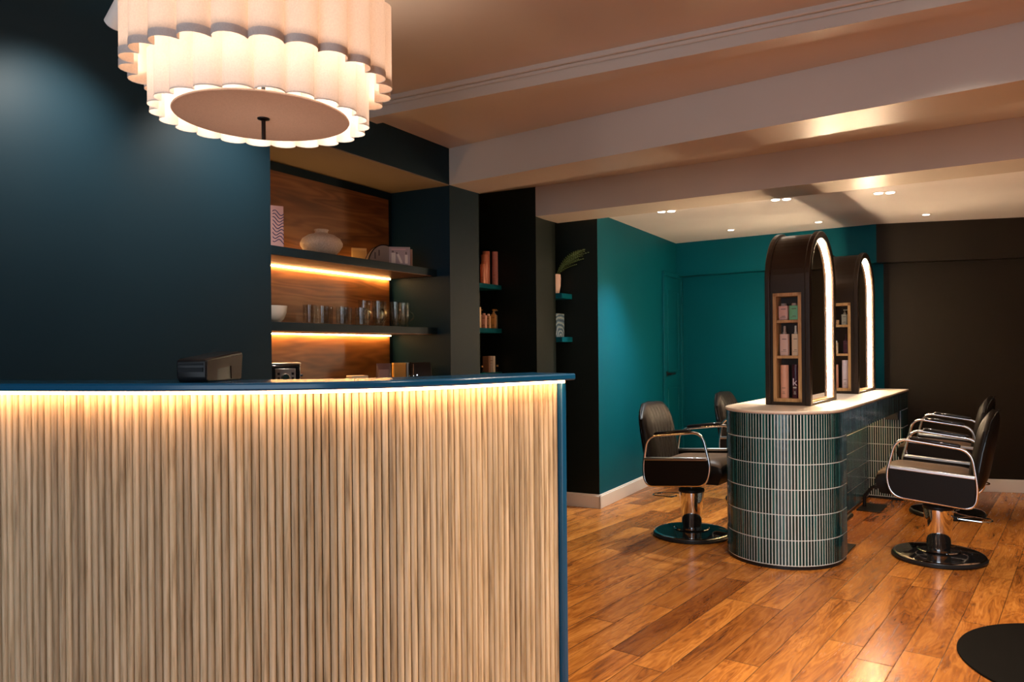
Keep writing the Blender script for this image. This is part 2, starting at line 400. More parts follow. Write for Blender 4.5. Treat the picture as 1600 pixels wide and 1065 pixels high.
for z in (.25, 1.80): MB().lathe([(.008, 0), (.008, .09)], 12, (.03, L - .056)).xform(Matrix.Translation((0, 0, z))).build('hinge', M_TEAL, dr, smooth=True)

# ---------------------------------------------------------------- niche: wood panel, shelves with light strips
wp = tag(MB().box(.001, .022, -1.34, -.052, .78, 2.303).build('wood_panel', M_WALNUT), 'dark brown wood veneer back panel behind the lit niche shelves', 'wall panel')
wp.location = WL.at(0, -.47); wp.rotation_euler = (0, 0, WL.rz)
def lit_shelf(z0, z1, label):
    t = thing('wall_shelf', label, 'shelf', WL.at(-1.396, -.10, z0), WL.rz, 'navy shelves in the wood backed niche')
    MB().box(-.345, 0, 0, 1.395, .002, z1 - z0).build('board', M_NAVY, t, bevel=.002)
    mm = MB().box(-.344, -.002, .002, 1.34, -.001, .002); w = mm.build('wood_underside', M_WALNUT, t); w['label'] = 'brown wood underside'
    if z0 > 1.6:
        u_ = MB().box(-.342, -.322, .02, 1.335, z1 - z0 + .001, z1 - z0 + .009).build('light_strip', M_LEDUP, t); u_['label'] = 'glowing warm light strip'
    s_ = MB().box(-.343, -.329, .02, 1.335, -.007, -.0015).build('light_strip', M_LEDSHELF, t); s_['label'] = 'glowing warm light strip'
    return t
lit_shelf(1.789, 1.835, 'upper dark navy niche shelf holding the round vase and books')
lit_shelf(1.423, 1.466, 'lower dark navy niche shelf holding the bowl and the glasses')
t = thing('back_counter', 'dark blue back counter inside the niche behind the reception desk', 'counter', WL.at(-1.395, -.01, 0), WL.rz)
MB().box(-.436, 0, 0, 1.393, 1.08, 1.11).build('worktop', M_NAVY, t, bevel=.003)
MB().box(-.43, -.02, .005, 1.388, .1, 1.08).build('cabinet', M_NAVY, t)
MB().box(-.43, -.07, .005, 1.388, 0, .1).build('plinth', M_BLACK, t)
for k in range(3):
    d_ = MB().box(-.02, 0, .01 + k * .46, .462 + k * .46, .105, 1.075).build('cabinet_door', M_NAVY, t, bevel=.002)
# plain shelves in the two dark alcoves
def plain_shelf(a0, a1, b1, z0, z1, label, dep):
    o = tag(MB().box(-dep, 0, 0, a1 - a0, 0, z1 - z0).build('wall_shelf', M_TEAL, bevel=.002), label, 'shelf', 'dark green shelves in the far alcoves')
    o.location = WL.at(a0, b1, z0); o.rotation_euler = (0, 0, WL.rz)
plain_shelf(.303, 1.240, -.40, 1.800, 1.836, 'dark green alcove shelf under the pink tubes', .198)
plain_shelf(.303, 1.240, -.40, 1.455, 1.491, 'dark green alcove shelf under the pump bottles', .198)
plain_shelf(.303, 1.240, -.40, 1.110, 1.146, 'dark green alcove shelf just above the desk, under the two small boxes', .198)
plain_shelf(1.610, 1.99, -.05, 1.742, 1.785, 'dark green shelf right of the olive column, under the fern', .545)
plain_shelf(1.610, 1.99, -.05, 1.383, 1.424, 'dark green shelf right of the olive column, under the patterned box', .545)

# ---------------------------------------------------------------- reception desk
raw = [(-1.80, 2.125), (-1.534, 2.064), (-1.145, 1.990), (-.786, 1.962), (-.531, 2.012), (-.313, 2.143), (-.139, 2.318), (.064, 2.512)]
def catmull(P, n=14):
    Q = [(2 * P[0][0] - P[1][0], 2 * P[0][1] - P[1][1])] + P + [(2 * P[-1][0] - P[-2][0], 2 * P[-1][1] - P[-2][1])]; out = []
    for i in range(1, len(Q) - 2):
        for k in range(n):
            t = k / n; r = []
            for c in (0, 1):
                a, b, d, e = Q[i - 1][c], Q[i][c], Q[i + 1][c], Q[i + 2][c]
                r.append(.5 * (2 * b + (d - a) * t + (2 * a - 5 * b + 4 * d - e) * t * t + (3 * b - a - 3 * d + e) * t ** 3))
            out.append(tuple(r))
    out.append(P[-1]); return out
def smooth_path(P, it=40):
    for _ in range(it):
        P = [P[0]] + [((a[0] + 2 * b[0] + c[0]) / 4, (a[1] + 2 * b[1] + c[1]) / 4) for a, b, c in zip(P, P[1:], P[2:])] + [P[-1]]
    return P
def resample(P, step):
    out = [P[0]]; acc = 0.0; n = 1
    Ls = [math.hypot(b[0] - a[0], b[1] - a[1]) for a, b in zip(P, P[1:])]; tot = sum(Ls); cnt = max(1, round(tot / step)); st = tot / cnt
    d = 0.0
    for a, b, l in zip(P, P[1:], Ls):
        while n <= cnt and n * st <= d + l + 1e-9:
            t = (n * st - d) / l; out.append((a[0] + (b[0] - a[0]) * t, a[1] + (b[1] - a[1]) * t)); n += 1
        d += l
    return out
def offset(P, d):       # to the left of travel for d > 0
    out = []
    for i in range(len(P)):
        a = P[max(0, i - 1)]; b = P[min(len(P) - 1, i + 1)]; l = math.hypot(b[0] - a[0], b[1] - a[1])
        out.append((P[i][0] - (b[1] - a[1]) / l * d, P[i][1] + (b[0] - a[0]) / l * d))
    return out
edge = resample(smooth_path(catmull(raw)), .0215)
desk = thing('reception_desk', 'curved reception desk with vertical oak reeds and a dark blue top', 'reception desk', (0, 0, 0))
front = offset(edge, .050)[:-2]
m = MB()
back = offset(edge, .072)[:-2]; inner = offset(edge, .21)[:-2]
m.prism(back + inner[::-1], .05, 1.2175); m.build('carcass', M_LEDGE, desk)
m = MB().prism(offset(edge, .085)[:-3] + offset(edge, .19)[:-3][::-1], 0, .05); m.build('plinth', M_BLACK, desk)
m = MB()
for a, b in zip(front, front[1:]):
    cx, cy = (a[0] + b[0]) / 2, (a[1] + b[1]) / 2; l = math.hypot(b[0] - a[0], b[1] - a[1]); tx, ty = (b[0] - a[0]) / l, (b[1] - a[1]) / l; nx, ny = ty, -tx
    w = l * .455; pr = []
    for k in range(7):
        t = PI * k / 6; pr.append((cx - tx * w * cos(t) + nx * .0085 * sin(t), cy - ty * w * cos(t) + ny * .0085 * sin(t)))
    pr += [(cx + tx * w - nx * .010, cy + ty * w - ny * .010), (cx - tx * w - nx * .010, cy - ty * w - ny * .010)]
    m.prism(pr, .05, 1.214)
o = m.build('reeded_panel', M_REED, desk, smooth=True, angle=60); o['label'] = 'pale oak half-round reeds'
m = MB(); bp = offset(edge, .0605)[:-2]; bq = offset(edge, .072)[:-2]
m.prism(bp + bq[::-1], .05, 1.214); m.build('reed_backing', M_WALNUT, desk)
ld = offset(edge, .010)[:-2]; le = offset(edge, .022)[:-2]
o = MB().prism(ld + le[::-1], 1.2095, 1.2178).build('light_strip', M_LEDDESK, desk); o['label'] = 'glowing warm light strip'
# ledge top with rounded nose at the right-hand end
fe = edge; be = offset(edge, .225); e0, e1 = fe[-1], be[-1]; c0 = ((e0[0] + e1[0]) / 2, (e0[1] + e1[1]) / 2); r0 = math.hypot(e0[0] - e1[0], e0[1] - e1[1]) / 2
dirx = (fe[-1][0] - fe[-2][0], fe[-1][1] - fe[-2][1]); dl = math.hypot(*dirx); dirx = (dirx[0] / dl, dirx[1] / dl)
m = MB().prism(fe + be[::-1], 1.2178, 1.24); m.build('ledge_top', M_LEDGE, desk, bevel=.006, seg=3)
# end post
p = offset(edge, .024); q = offset(edge, .215)
a, b, c, d = p[-3], p[-2], q[-2], q[-3]
m = MB().prism([a, b, c, d], 0, 1.2177); o = m.build('end_panel', M_LEDGE, desk, bevel=.006, seg=3); o['label'] = 'dark blue end panel'
# card terminal on the ledge
t = thing('card_terminal', 'small black card printer box standing on the blue desk ledge', 'card terminal', (-.985, 2.02, 1.24), R(-7))
prof = [(0, .012), (.010, 0), (.17, 0), (.178, .01), (.186, .078), (.178, .083), (.008, .064), (0, .058)]
m = MB().prism_axis(prof, -.045, .040, 'x'); m.build('casing', M_BLACK, t, bevel=.004)
MB().box(-.038, .033, -.002, .001, .046, .052).build('paper_slot', M_BLACKGLOSS, t)
MB().box(-.038, .033, -.003, .001, .028, .040).build('card_slot', M_BLACKGLOSS, t)
w_ = MB().prism_axis([(.002, .008), (.05, .004), (.052, .035), (.12, .042), (.122, .006), (.172, .004), (.180, .074), (.006, .058)], .040, .0425, 'x').build('side_plate', mat('wood_reflection_brown', (.022, .009, .005), .5, Specular_IOR_Level=.2), t)  # brown reflection of the wood is painted into this plate's colour
w_['label'] = 'side plate with a brown wood reflection in its colour and a cut-out'

# ---------------------------------------------------------------- pendant lamp
pl = thing('pendant_lamp', 'large two-tier scalloped fabric pendant lamp over the reception desk', 'pendant lamp', (-.912, 2.345, 0))
def scallop(Rr, N, bulge, z0, z1, name, mtl, parent, off_=0.0):
    a = PI * Rr / N; ring = []
    for i in range(N):
        c = 2 * PI * (i + off_) / N
        for k in range(8):
            b = -PI / 2 + PI * k / 8; rr = Rr + bulge * cos(b); tt = a * sin(b) * .985
            ring.append((rr * cos(c) - tt * sin(c), rr * sin(c) + tt * cos(c)))
    rows = [[(x, y, z) for x, y in ring] for z in (z0, (z0 + z1) / 2, z1)]
    o = MB().grid(rows, closed_u=True).build(name, mtl, parent, smooth=True, angle=50)
    return o
scallop(.287, 22, .034, 2.047, 2.205, 'lower_shade', M_SHADE, pl)
scallop(.2875, 22, .0345, 2.045, 2.049, 'lower_hem', M_HEM, pl)
scallop(.350, 24, .045, 2.160, 2.420, 'upper_shade', M_SHADEUP, pl, .5)
scallop(.3505, 24, .0455, 2.158, 2.181, 'upper_hem', M_HEM, pl, .5)
MB().lathe([(0, 2.052), (.258, 2.052), (.260, 2.055), (.258, 2.058), (0, 2.058)], 64).build('diffuser_disc', M_DIFF, pl, smooth=True)
MB().lathe([(.0, 1.985), (.0065, 1.986), (.0065, 2.044), (.018, 2.048), (.019, 2.0515)], 20).build('finial', mat('dark_bronze', (.02, .013, .010), .35, .6), pl, smooth=True)
m = MB().lathe([(.006, 2.06), (.006, 2.64)], 12)
for k in range(3):
    a = PI / 3 * k; m.tube([(-.36 * cos(a), -.36 * sin(a), 2.40), (.36 * cos(a), .36 * sin(a), 2.40)], .003, 6)
    m.tube([(-.30 * cos(a), -.30 * sin(a), 2.19), (.30 * cos(a), .30 * sin(a), 2.19)], .003, 6)
m.lathe([(.06, 2.632), (.06, 2.66)], 24).build('suspension_frame', M_BLACK, pl, smooth=True)
for k in range(6):
    a = PI / 3 * k + .3; x, y = .18 * cos(a), .18 * sin(a)
    bl = MB().lathe([(0, 2.24), (.018, 2.246), (.027, 2.268), (.022, 2.292), (.012, 2.310)], 16, (x, y)).build('bulb', M_BULB, pl, smooth=True)
    add_light('POINT', 'bulb_light', (x * .75, y * .75, 2.262), 3.0, (1.0, .80, .64), pl, .04)

# spot lamps that wash the blue wall
def spot_lamp(loc, aim, label, e):
    t = thing('ceiling_spotlight', label, 'spotlight', loc, 0, 'white ceiling spotlights by the blue wall')
    q = (Vector(aim) - Vector(loc)).to_track_quat('-Z', 'Y').to_matrix().to_4x4()
    MB().lathe([(.022, -.005), (.0285, -.0), (.0285, .16), (.020, .165)], 28).xform(q).build('lamp_head', mat('white_metal', (.8, .78, .75), .4), t, smooth=True)
    top = q @ Vector((0, 0, .165)); zc = 2.66 - loc[2]
    MB().tube([top, (top.x, top.y, zc - .02)], .008, 10).lathe([(.04, zc - .025), (.04, zc)], 24, (top.x, top.y)).build('stem', M_SKIRT, t, smooth=True)
    add_light('SPOT', 'spot_light', tuple(q @ Vector((0, 0, -.02))), e, COOLW, t, .03, 95, 1.0, tuple(q @ Vector((0, 0, -1))))
    return t
spot_lamp((-1.415, 2.405, 2.375), (-1.79, 2.62, 2.02), 'white cylinder spotlight left of the pendant lamp, at the ceiling edge', 42)
spot_lamp((-1.06, 3.01, 2.44), (-1.45, 3.24, 1.98), 'white cylinder spotlight hidden behind the pendant lamp', 46)

# ---------------------------------------------------------------- styling island
isl = thing('styling_island', 'long styling island clad in narrow dark teal tiles with pale stone top', 'styling station', IS.at(0, 0), IS.rz)
PC, RI = -.14, .36; UC = -.12; UE = 2.35; P0, P1 = PC - RI, PC + RI
def end_outline(r, ue):      # (p,u) outline: straight right side, front half circle, left side, square far end
    pts = [(PC + r, ue)]
    for k in range(37):
        a = -PI * k / 36; pts.append((PC + r * cos(a), UC + r * sin(a)))
    pts.append((PC - r, ue)); return pts
MB().prism(end_outline(RI + .008, UE + .008), .925, .943).build('tabletop', M_STONE, isl, bevel=.006, seg=3)
g = .003
bd = MB().prism([(P1 - g, -.03)] + end_outline(RI - g, 0)[1:-1] + [(P0 + g, -.03)], .022, .925)     # near drum
bd.box(-.225 + g, -.055 - g, -.03, 2.06, .022, .925)                                              # spine
bd.box(P0 + g, P1 - g, 2.06 + g, UE - g, .022, .925)                                                # far leg
bd.box(P1 - .04, P1 - g, -.03, 2.06, .780, .925).box(P0 + g, P0 + .04, -.03, 2.06, .780, .925)
bd.box(P0 + g, P1 - g, -.03, 2.07, .86, .925)
bd.build('core', M_GROUT, isl)
pb = MB().prism([(P1 - .006, -.03)] + end_outline(RI - .006, 0)[1:-1] + [(P0 + .006, -.03)], 0, .022).box(-.22, -.06, -.03, 2.06, 0, .022).box(P0 + .006, P1 - .006, 2.068, UE - .006, 0, .022)
pb.build('plinth', M_BLACK, isl)
tb = MB(); TW, TH = .0189, .15
def tile_run(pts, z0, rows, flip=1):
    P = resample(pts, TW)
    for a, b in zip(P, P[1:]):
        l = math.hypot(b[0] - a[0], b[1] - a[1]); tx, ty = (b[0] - a[0]) / l, (b[1] - a[1]) / l; nx, ny = ty * flip, -tx * flip
        ga = .0023; a2 = (a[0] + tx * ga, a[1] + ty * ga); b2 = (b[0] - tx * ga, b[1] - ty * ga)
        for r in range(rows):
            za, zb = z0 + r * TH + .0022, z0 + (r + 1) * TH - .0022; o0, o1 = -.004, .0005; c = .0012
            vs = [(a2[0] + nx * o0, a2[1] + ny * o0, za), (b2[0] + nx * o0, b2[1] + ny * o0, za), (b2[0] + nx * o0, b2[1] + ny * o0, zb), (a2[0] + nx * o0, a2[1] + ny * o0, zb)]
            vs += [(a2[0] + tx * c + nx * o1, a2[1] + ty * c + ny * o1, za + c), (b2[0] - tx * c + nx * o1, b2[1] - ty * c + ny * o1, za + c), (b2[0] - tx * c + nx * o1, b2[1] - ty * c + ny * o1, zb - c), (a2[0] + tx * c + nx * o1, a2[1] + ty * c + ny * o1, zb - c)]
            tb.add(vs, [(4, 5, 6, 7), (0, 1, 5, 4), (1, 2, 6, 5), (2, 3, 7, 6), (3, 0, 4, 7)])
arc = [(PC + RI * cos(-PI * k / 60), UC + RI * sin(-PI * k / 60)) for k in range(61)]
tile_run([(P1, -.03)] + arc + [(P0, -.03)], .025, 6, -1)
tile_run([(P1, 2.06), (P1, -.03)], .775, 1, -1); tile_run([(P0, -.03), (P0, 2.06)], .775, 1, -1)
tile_run([(P1, UE), (P1, 2.06)], .025, 6, -1); tile_run([(P0, 2.06), (P0, UE)], .025, 6, -1); tile_run([(P0, UE), (P1, UE)], .025, 6, -1)
tile_run([(P1, 2.06), (-.055, 2.06)], .025, 5, -1); tile_run([(-.225, 2.06), (P0, 2.06)], .025, 5, -1)
tile_run([(-.055, 2.06), (-.055, -.03)], .025, 5, -1); tile_run([(-.225, -.03), (-.225, 2.06)], .025, 5, -1)
o = tb.build('tile_cladding', M_TILE, isl); o['label'] = 'narrow glossy teal tiles with pale grout'
for x in (P1 - .060, P0 + .048):
    o = MB().box(x, x + .012, .02, 2.0, .842, .850).build('light_strip', M_LEDFOOT, isl); o['label'] = 'warm light strip under the top'
o = MB().box(.10, .20, 1.95, 2.05, .70, .775).build('socket_box', M_BLACK, isl); o['label'] = 'black box under the top'

# styling mirrors
AW, AD, AZ = .66, .296, .943; AH = 1.150; AR = AW / 2; SPR = AH - AR
def arch_pts(d, n=28, z0=0.0):          # outline (u,z) moved inwards by d, from the near foot over the top to the far foot
    r = AR - d; pts = [(d, z0)]
    for k in range(n + 1):
        a = PI - PI * k / n; pts.append((AR + r * cos(a), SPR + r * sin(a)))
    pts.append((AW - d, z0)); return pts
def arch_band(m, d0, d1, x0, x1, lo=0, hi=None):
    A = arch_pts(d0); B = arch_pts(d1); n = len(A); hi = n - 1 if hi is None else hi
    for i in range(lo, hi):
        vs = [(x, *q) for x in (x0, x1) for q in (A[i], A[i + 1], B[i + 1], B[i])]
        m.add(vs, [(0, 1, 2, 3), (7, 6, 5, 4), (0, 4, 5, 1), (3, 2, 6, 7), (0, 3, 7, 4), (1, 5, 6, 2)])
def styling_mirror(loc, label):
    t = thing('styling_mirror', label, 'mirror', loc, IS.rz, 'arched mirrors on the styling island')
    m = MB(); arch_band(m, 0, .02, -AD + .03, -.03, 1)
    hp0, hp1, hz0, hz1 = -.245, -.060, .022, .735
    m.box(-AD + .03, hp0, 0, .02, 0, SPR).box(hp1, -.03, 0, .02, 0, SPR).box(hp0, hp1, 0, .02, hz1, SPR).box(hp0, hp1, 0, .02, 0, hz0)
    m.build('arch_casing', M_BRONZE, t, smooth=True, angle=30)
    for x0, x1 in ((-.036, 0), (-AD, -AD + .036)):
        m = MB(); arch_band(m, -.016, .034, x0, x1)
        m.box(x0, x1, .03, AW - .03, 0, .018)
        rim_ = m.build('arch_rim', M_BRONZE, t, smooth=True, angle=30); w_ = rim_.modifiers.new('weld', 'WELD'); w_.merge_threshold = .0004; q_ = rim_.modifiers.new('bevel', 'BEVEL'); q_.width = .007; q_.segments = 3; q_.limit_method = 'ANGLE'; q_.angle_limit = R(50)
    for s, x in ((1, -.037), (-1, -AD + .037)):
        A = arch_pts(.012); f = MB().prism_axis(A, x - .004, x, 'x'); f.build('mirror_glass', M_MIRROR, t)
        m = MB(); arch_band(m, .034, .040, x + .004 if s > 0 else x - .014, x + .014 if s > 0 else x - .004)
        o = m.build('light_strip', M_LEDARCH, t); o['label'] = 'glowing warm light strip'
        o = MB().box(min(x, x + s * .03), max(x, x + s * .03), .034, AW - .034, .018, .026).build('sill', M_OAKF, t); o['label'] = 'pale wood sill'
    fr = MB().box(hp0, hp0 + .022, -.004, .12, hz0, hz1).box(hp1 - .022, hp1, -.004, .12, hz0, hz1).box(hp0, hp1, -.004, .12, hz1 - .022, hz1).box(hp0, hp1, -.004, .12, hz0, hz0 + .022)
    bk_ = MB().box(hp0 + .0225, hp1 - .0225, .108, .118, hz0 + .0225, hz1 - .0225).build('niche_back', M_BRONZE, t)
    o = fr.build('niche_frame', M_OAKF, t, bevel=.001); o['label'] = 'pale oak frame of the product niche'
    for z in (.306, .540): MB().box(hp0 + .022, hp1 - .022, .006, .11, z, z + .018).build('niche_shelf', M_OAKF, t, bevel=.001)
    return t
U2 = 1.42
styling_mirror(IS.at(0, 0, AZ), 'nearer arched black styling mirror with oak bottle niche and glowing edge')
m2 = [o for o in D.objects if o.name == 'styling_mirror'][0]
dup(m2, IS.at(U2, 0, AZ), IS.rz, 'farther arched black styling mirror, half hidden behind the nearer one')

# ---------------------------------------------------------------- bottles, boxes
def cmat(name, c, r=.35): return mat(name, c, r)
C_PINK = cmat('pale_pink_plastic', (.72, .42, .36)); C_MINT = cmat('mint_plastic', (.17, .50, .27)); C_CREAM = cmat('cream_plastic', (.74, .58, .40))
C_BLUSH = cmat('blush_plastic', (.74, .52, .45)); C_PEACH = cmat('peach_plastic', (.80, .40, .28)); C_PLUM = cmat('plum_metal', (.045, .008, .022), .3)
C_LILAC = cmat('lilac_plastic', (.72, .62, .70)); C_CORAL = cmat('coral_plastic', (.62, .22, .14)); C_ROSE = cmat('rose_plastic', (.52, .23, .21))
C_GOLD = cmat('gold_plastic', (.58, .32, .09), .3); C_TAN = cmat('tan_plastic', (.55, .34, .18)); C_GREY = cmat('grey_plastic', (.32, .32, .27))
C_WHITE = cmat('white_plastic', (.75, .72, .66)); C_INK = cmat('ink', (.10, .07, .06), .6); C_CLEAR = cmat('smoky_cap', (.38, .33, .30), .2); C_BROWN = cmat('brown_card', (.17, .09, .05), .6)
def rrect(w, d, r, n=5):
    pts = []
    for cx, cy, a0 in ((w / 2 - r, d / 2 - r, 0), (-w / 2 + r, d / 2 - r, 90), (-w / 2 + r, -d / 2 + r, 180), (w / 2 - r, -d / 2 + r, 270)):
        for k in range(n + 1): a = R(a0 + 90 * k / n); pts.append((cx + r * cos(a), cy + r * sin(a)))
    return pts
def marks(t, w, y, rows, m=C_INK):
    """rows of small printed lines on the front face (local -Y): (x0, x1, z, height)"""
    for x0, x1, z, h in rows: MB().box(x0 * w, x1 * w, y - .0006, y, z, z + h).build('printed_line', m, t)
def box_bottle(label, loc, rz, w, d, h, body, cap, cap_kind, group, rows=((-.2, .3, .75, .004), (-.1, .25, .25, .003), (-.3, .3, .18, .002)), name='bottle'):
    t = thing(name, label, 'bottle', loc, rz, group)
    q = MB().prism(rrect(w, d, min(w, d) * .22), 0, h); q.build('bottle_body', body, t, bevel=min(w, d) * .08, seg=2)
    marks(t, w, -d / 2, [(a, b, c * h, e) for a, b, c, e in rows])
    if cap_kind == 'cap':
        MB().lathe([(w * .30, h), (w * .30, h + .012), (w * .26, h + .016)], 24).build('cap', cap, t, smooth=True)
    elif cap_kind == 'spray':
        q = MB().lathe([(w * .22, h), (w * .22, h + .010), (w * .15, h + .016), (w * .14, h + .05), (w * .10, h + .054)], 20); q.build('spray_cap', cap, t, smooth=True)
    elif cap_kind == 'pump':
        q = MB().lathe([(w * .26, h), (w * .26, h + .014), (w * .10, h + .016), (w * .10, h + .028), (w * .24, h + .030), (w * .24, h + .042)], 20)
        q.box(-w * .1, w * .62, -w * .1, w * .1, h + .032, h + .041); q.build('pump', cap, t, smooth=True, angle=40)
    return t
def tube_can(label, loc, rz, r, h, body, group, cap=None, name='can', rows=1):
    t = thing(name, label, 'can', loc, rz, group)
    MB().lathe([(r * .92, 0), (r, .003), (r, h * .80), (r * .97, h * .803)], 28).build('can_body', body, t, smooth=True)
    MB().lathe([(r * .985, h * .805), (r * .985, h * .99), (r * .93, h)], 28).build('cap', cap or body, t, smooth=True)
    for z, s_ in ((.30, .9), (.18, .5), (.13, .7)):
        q = MB(); a0 = R(-90 - 28 * s_); a1 = R(-90 + 28 * s_); rr = r + .0005
        q.grid([[(rr * cos(a0 + (a1 - a0) * k / 6), rr * sin(a0 + (a1 - a0) * k / 6), z * h + dz) for k in range(7)] for dz in (0, .003)])
        q.build('printed_line', C_INK if body is not C_PLUM else C_WHITE, t)
    return t
G1 = 'styling products in the mirror niches'
def ip(p, u, z): return IS.at(u, p, z)
Z0 = AZ + .0445; Z1 = AZ + .3245; Z2 = AZ + .5585
RZI = IS.rz
box_bottle('pale pink square bottle on the top shelf of the nearer mirror niche', ip(-.186, .045, Z2), RZI, .064, .045, .094, C_PINK, C_CLEAR, 'cap', G1)
box_bottle('mint green square bottle on the top shelf of the nearer mirror niche', ip(-.117, .045, Z2), RZI, .062, .045, .094, C_MINT, C_CLEAR, 'cap', G1)
box_bottle('blush spray bottle with dark sprayer, middle shelf of the nearer mirror niche', ip(-.182, .045, Z1), RZI, .058, .042, .142, C_BLUSH, C_CLEAR, 'spray', G1)
box_bottle('cream spray bottle with white sprayer, middle shelf of the nearer mirror niche', ip(-.110, .045, Z1), RZI, .046, .036, .142, C_CREAM, C_WHITE, 'spray', G1)
tube_can('tall peach tube at the bottom of the nearer mirror niche', ip(-.184, .045, Z0), RZI, .027, .218, C_PEACH, G1)
k_can = tube_can('dark plum hairspray can with a white letter, bottom of the nearer niche', ip(-.112, .045, Z0), RZI, .023, .222, C_PLUM, G1)
text('k', .068, (0, -.0238, .085), (R(90), 0, 0), C_LILAC, k_can)
MB().box(-.012, .012, -.0238, -.0225, .072, .0745).build('underline', C_WHITE, k_can)
def ip2(p, u, z): return IS.at(U2 + u, p, z)
box_bottle('khaki pump bottle on the top shelf of the farther mirror niche', ip2(-.116, .05, Z2), RZI, .046, .04, .084, C_GREY, C_GREY, 'pump', G1)
box_bottle('small tan jar on the top shelf of the farther mirror niche', ip2(-.185, .05, Z2), RZI, .045, .04, .040, C_TAN, C_TAN, 'none', G1)
box_bottle('plum spray bottle on the middle shelf of the farther mirror niche', ip2(-.108, .05, Z1), RZI, .040, .036, .105, C_PLUM, C_PLUM, 'spray', G1)
box_bottle('small cream tube on the middle shelf of the farther mirror niche', ip2(-.185, .05, Z1), RZI, .030, .03, .09, C_CREAM, C_WHITE, 'cap', G1)
tube_can('lilac can at the bottom of the farther mirror niche', ip2(-.112, .05, Z0), RZI, .028, .226, C_LILAC, G1)
tube_can('peach tube at the bottom of the farther niche, cut off by the near mirror', ip2(-.190, .05, Z0), RZI, .022, .19, C_PEACH, G1)
# alcove behind the first pier
RZW = WL.rz + R(18); G2 = 'hair products in the dark alcove'
def wp_(a, b, z): return WL.at(a, b, z)
S1, S2, S3 = 1.836, 1.491, 1.146
tube_can('coral can at the far left of the upper alcove shelf, cut off by the pier', wp_(.955, -.47, S1), RZW, .031, .245, C_CORAL, G2)
tube_can('short coral tube in front of the taller cans on the upper alcove shelf', wp_(1.010, -.425, S1), RZW, .021, .150, C_CORAL, G2)
tube_can('tall coral can with the dark collar, upper alcove shelf', wp_(1.082, -.455, S1), RZW, .028, .232, C_CORAL, G2)
tube_can('tallest dusty pink can, second from right on the upper alcove shelf', wp_(1.150, -.485, S1), RZW, .030, .268, C_CORAL, G2)
tube_can('mauve pink can at the right end of the upper alcove shelf', wp_(1.216, -.445, S1), RZW, .0245, .270, C_ROSE, G2)
box_bottle('slim cream carton beside the pier on the lower alcove shelf', wp_(.960, -.43, S2), RZW, .028, .04, .160, C_CREAM, C_CREAM, 'none', G2)
box_bottle('short pink bottle on the lower alcove shelf', wp_(1.028, -.43, S2), RZW, .042, .04, .100, C_PINK, C_PINK, 'cap', G2)
box_bottle('pink-tan short bottle next to the gold pump bottle', wp_(1.098, -.435, S2), RZW, .036, .036, .098, C_TAN, C_BLUSH, 'cap', G2)
box_bottle('tan bottle with gold pump at the back of the lower alcove shelf', wp_(1.095, -.52, S2), RZW, .046, .042, .110, C_TAN, C_GOLD, 'pump', G2)
box_bottle('gold bottle with gold pump on the lower alcove shelf', wp_(1.172, -.435, S2), RZW, .044, .042, .112, C_GOLD, C_GOLD, 'pump', G2)
box_bottle('grey-green pump bottle at the right end of the lower alcove shelf', wp_(1.225, -.46, S2), RZW, .046, .044, .110, C_GREY, C_GREY, 'pump', G2)
def carton(label, loc, rz, w, d, h, m, name='carton', group=None):
    t = thing(name, label, 'box', loc, rz, group)
    MB().box(-w / 2, w / 2, -d / 2, d / 2, 0, h).build('carton_body', m, t, bevel=.002)
    marks(t, w, -d / 2, [(-.3, .3, h * .7, .004), (-.2, .2, h * .55, .003)]); return t
carton('brown carton beside the white one, just above the desk ledge', wp_(1.075, -.44, S3), RZW, .050, .05, .128, C_BROWN, group='small cartons in the dark alcove')
carton('white carton just above the desk ledge in the dark alcove', wp_(1.145, -.44, S3), RZW, .052, .05, .128, C_WHITE, group='small cartons in the dark alcove')
def vial(label, a):
    t = thing('glass_vial', label, 'glass vial', wp_(a, -.43, S3), RZW, 'little glass vials in the dark alcove')
    MB().lathe([(.012, 0), (.013, .002), (.013, .030), (.007, .036), (.007, .042)], 18).build('vial_body', M_GLASS, t, smooth=True)
    MB().lathe([(.008, .042), (.008, .056)], 16).build('stopper', C_GOLD, t, smooth=True)
vial('small glass vial left of the brown carton', .995); vial('small glass vial right of the white carton', 1.215)

# fern and patterned box in the third alcove
t = thing('potted_fern', 'pale pink vase with a dark green fern, half behind the olive column', 'potted plant', wp_(1.702, -.16, 1.785), WL.rz)
MB().lathe([(.026, 0), (.036, .01), (.046, .07), (.049, .13), (.046, .165), (.042, .165), (.044, .13), (.040, .05)], 28, caps=False).lathe([(0, .02), (.036, .021)], 20, caps=False).build('vase', C_BLUSH, t, smooth=True)
M_LEAF = mat('fern_green', (.045, .085, .020), .5)
rnd = random.Random(3)
for k in range(15):
    a = rnd.uniform(-.35, .32); L = rnd.uniform(.22, .40); lift = rnd.uniform(.75, 1.15)
    q = MB(); stem = []; NS = 16
    for i in range(NS):
        s_ = i / (NS - 1); r = L * .75 * s_ ** 1.25; z = .13 + L * lift * (s_ - .42 * s_ * s_)
        stem.append((r * cos(a), r * sin(a), z))
    q.tube(stem, [.0016 * (1 - .6 * i / NS) for i in range(NS)], 5)
    for i in range(4, NS):
        x, y, z = stem[i]; w = .026 * sin(PI * (NS - i + 1) / (NS + 1)) + .004
        for sgn in (-1, 1):
            dx, dy = -sin(a) * sgn * w, cos(a) * sgn * w; fx, fz = cos(a) * .006, .006
            q.add([(x, y, z), (x + dx * .5 + fx, y + dy * .5, z + fz), (x + dx + fx * 2, y + dy, z + fz * .4), (x + dx * .5, y + dy * .5, z - .001)], [(0, 1, 2, 3)])
    q.build('frond', M_LEAF, t, fix=False)
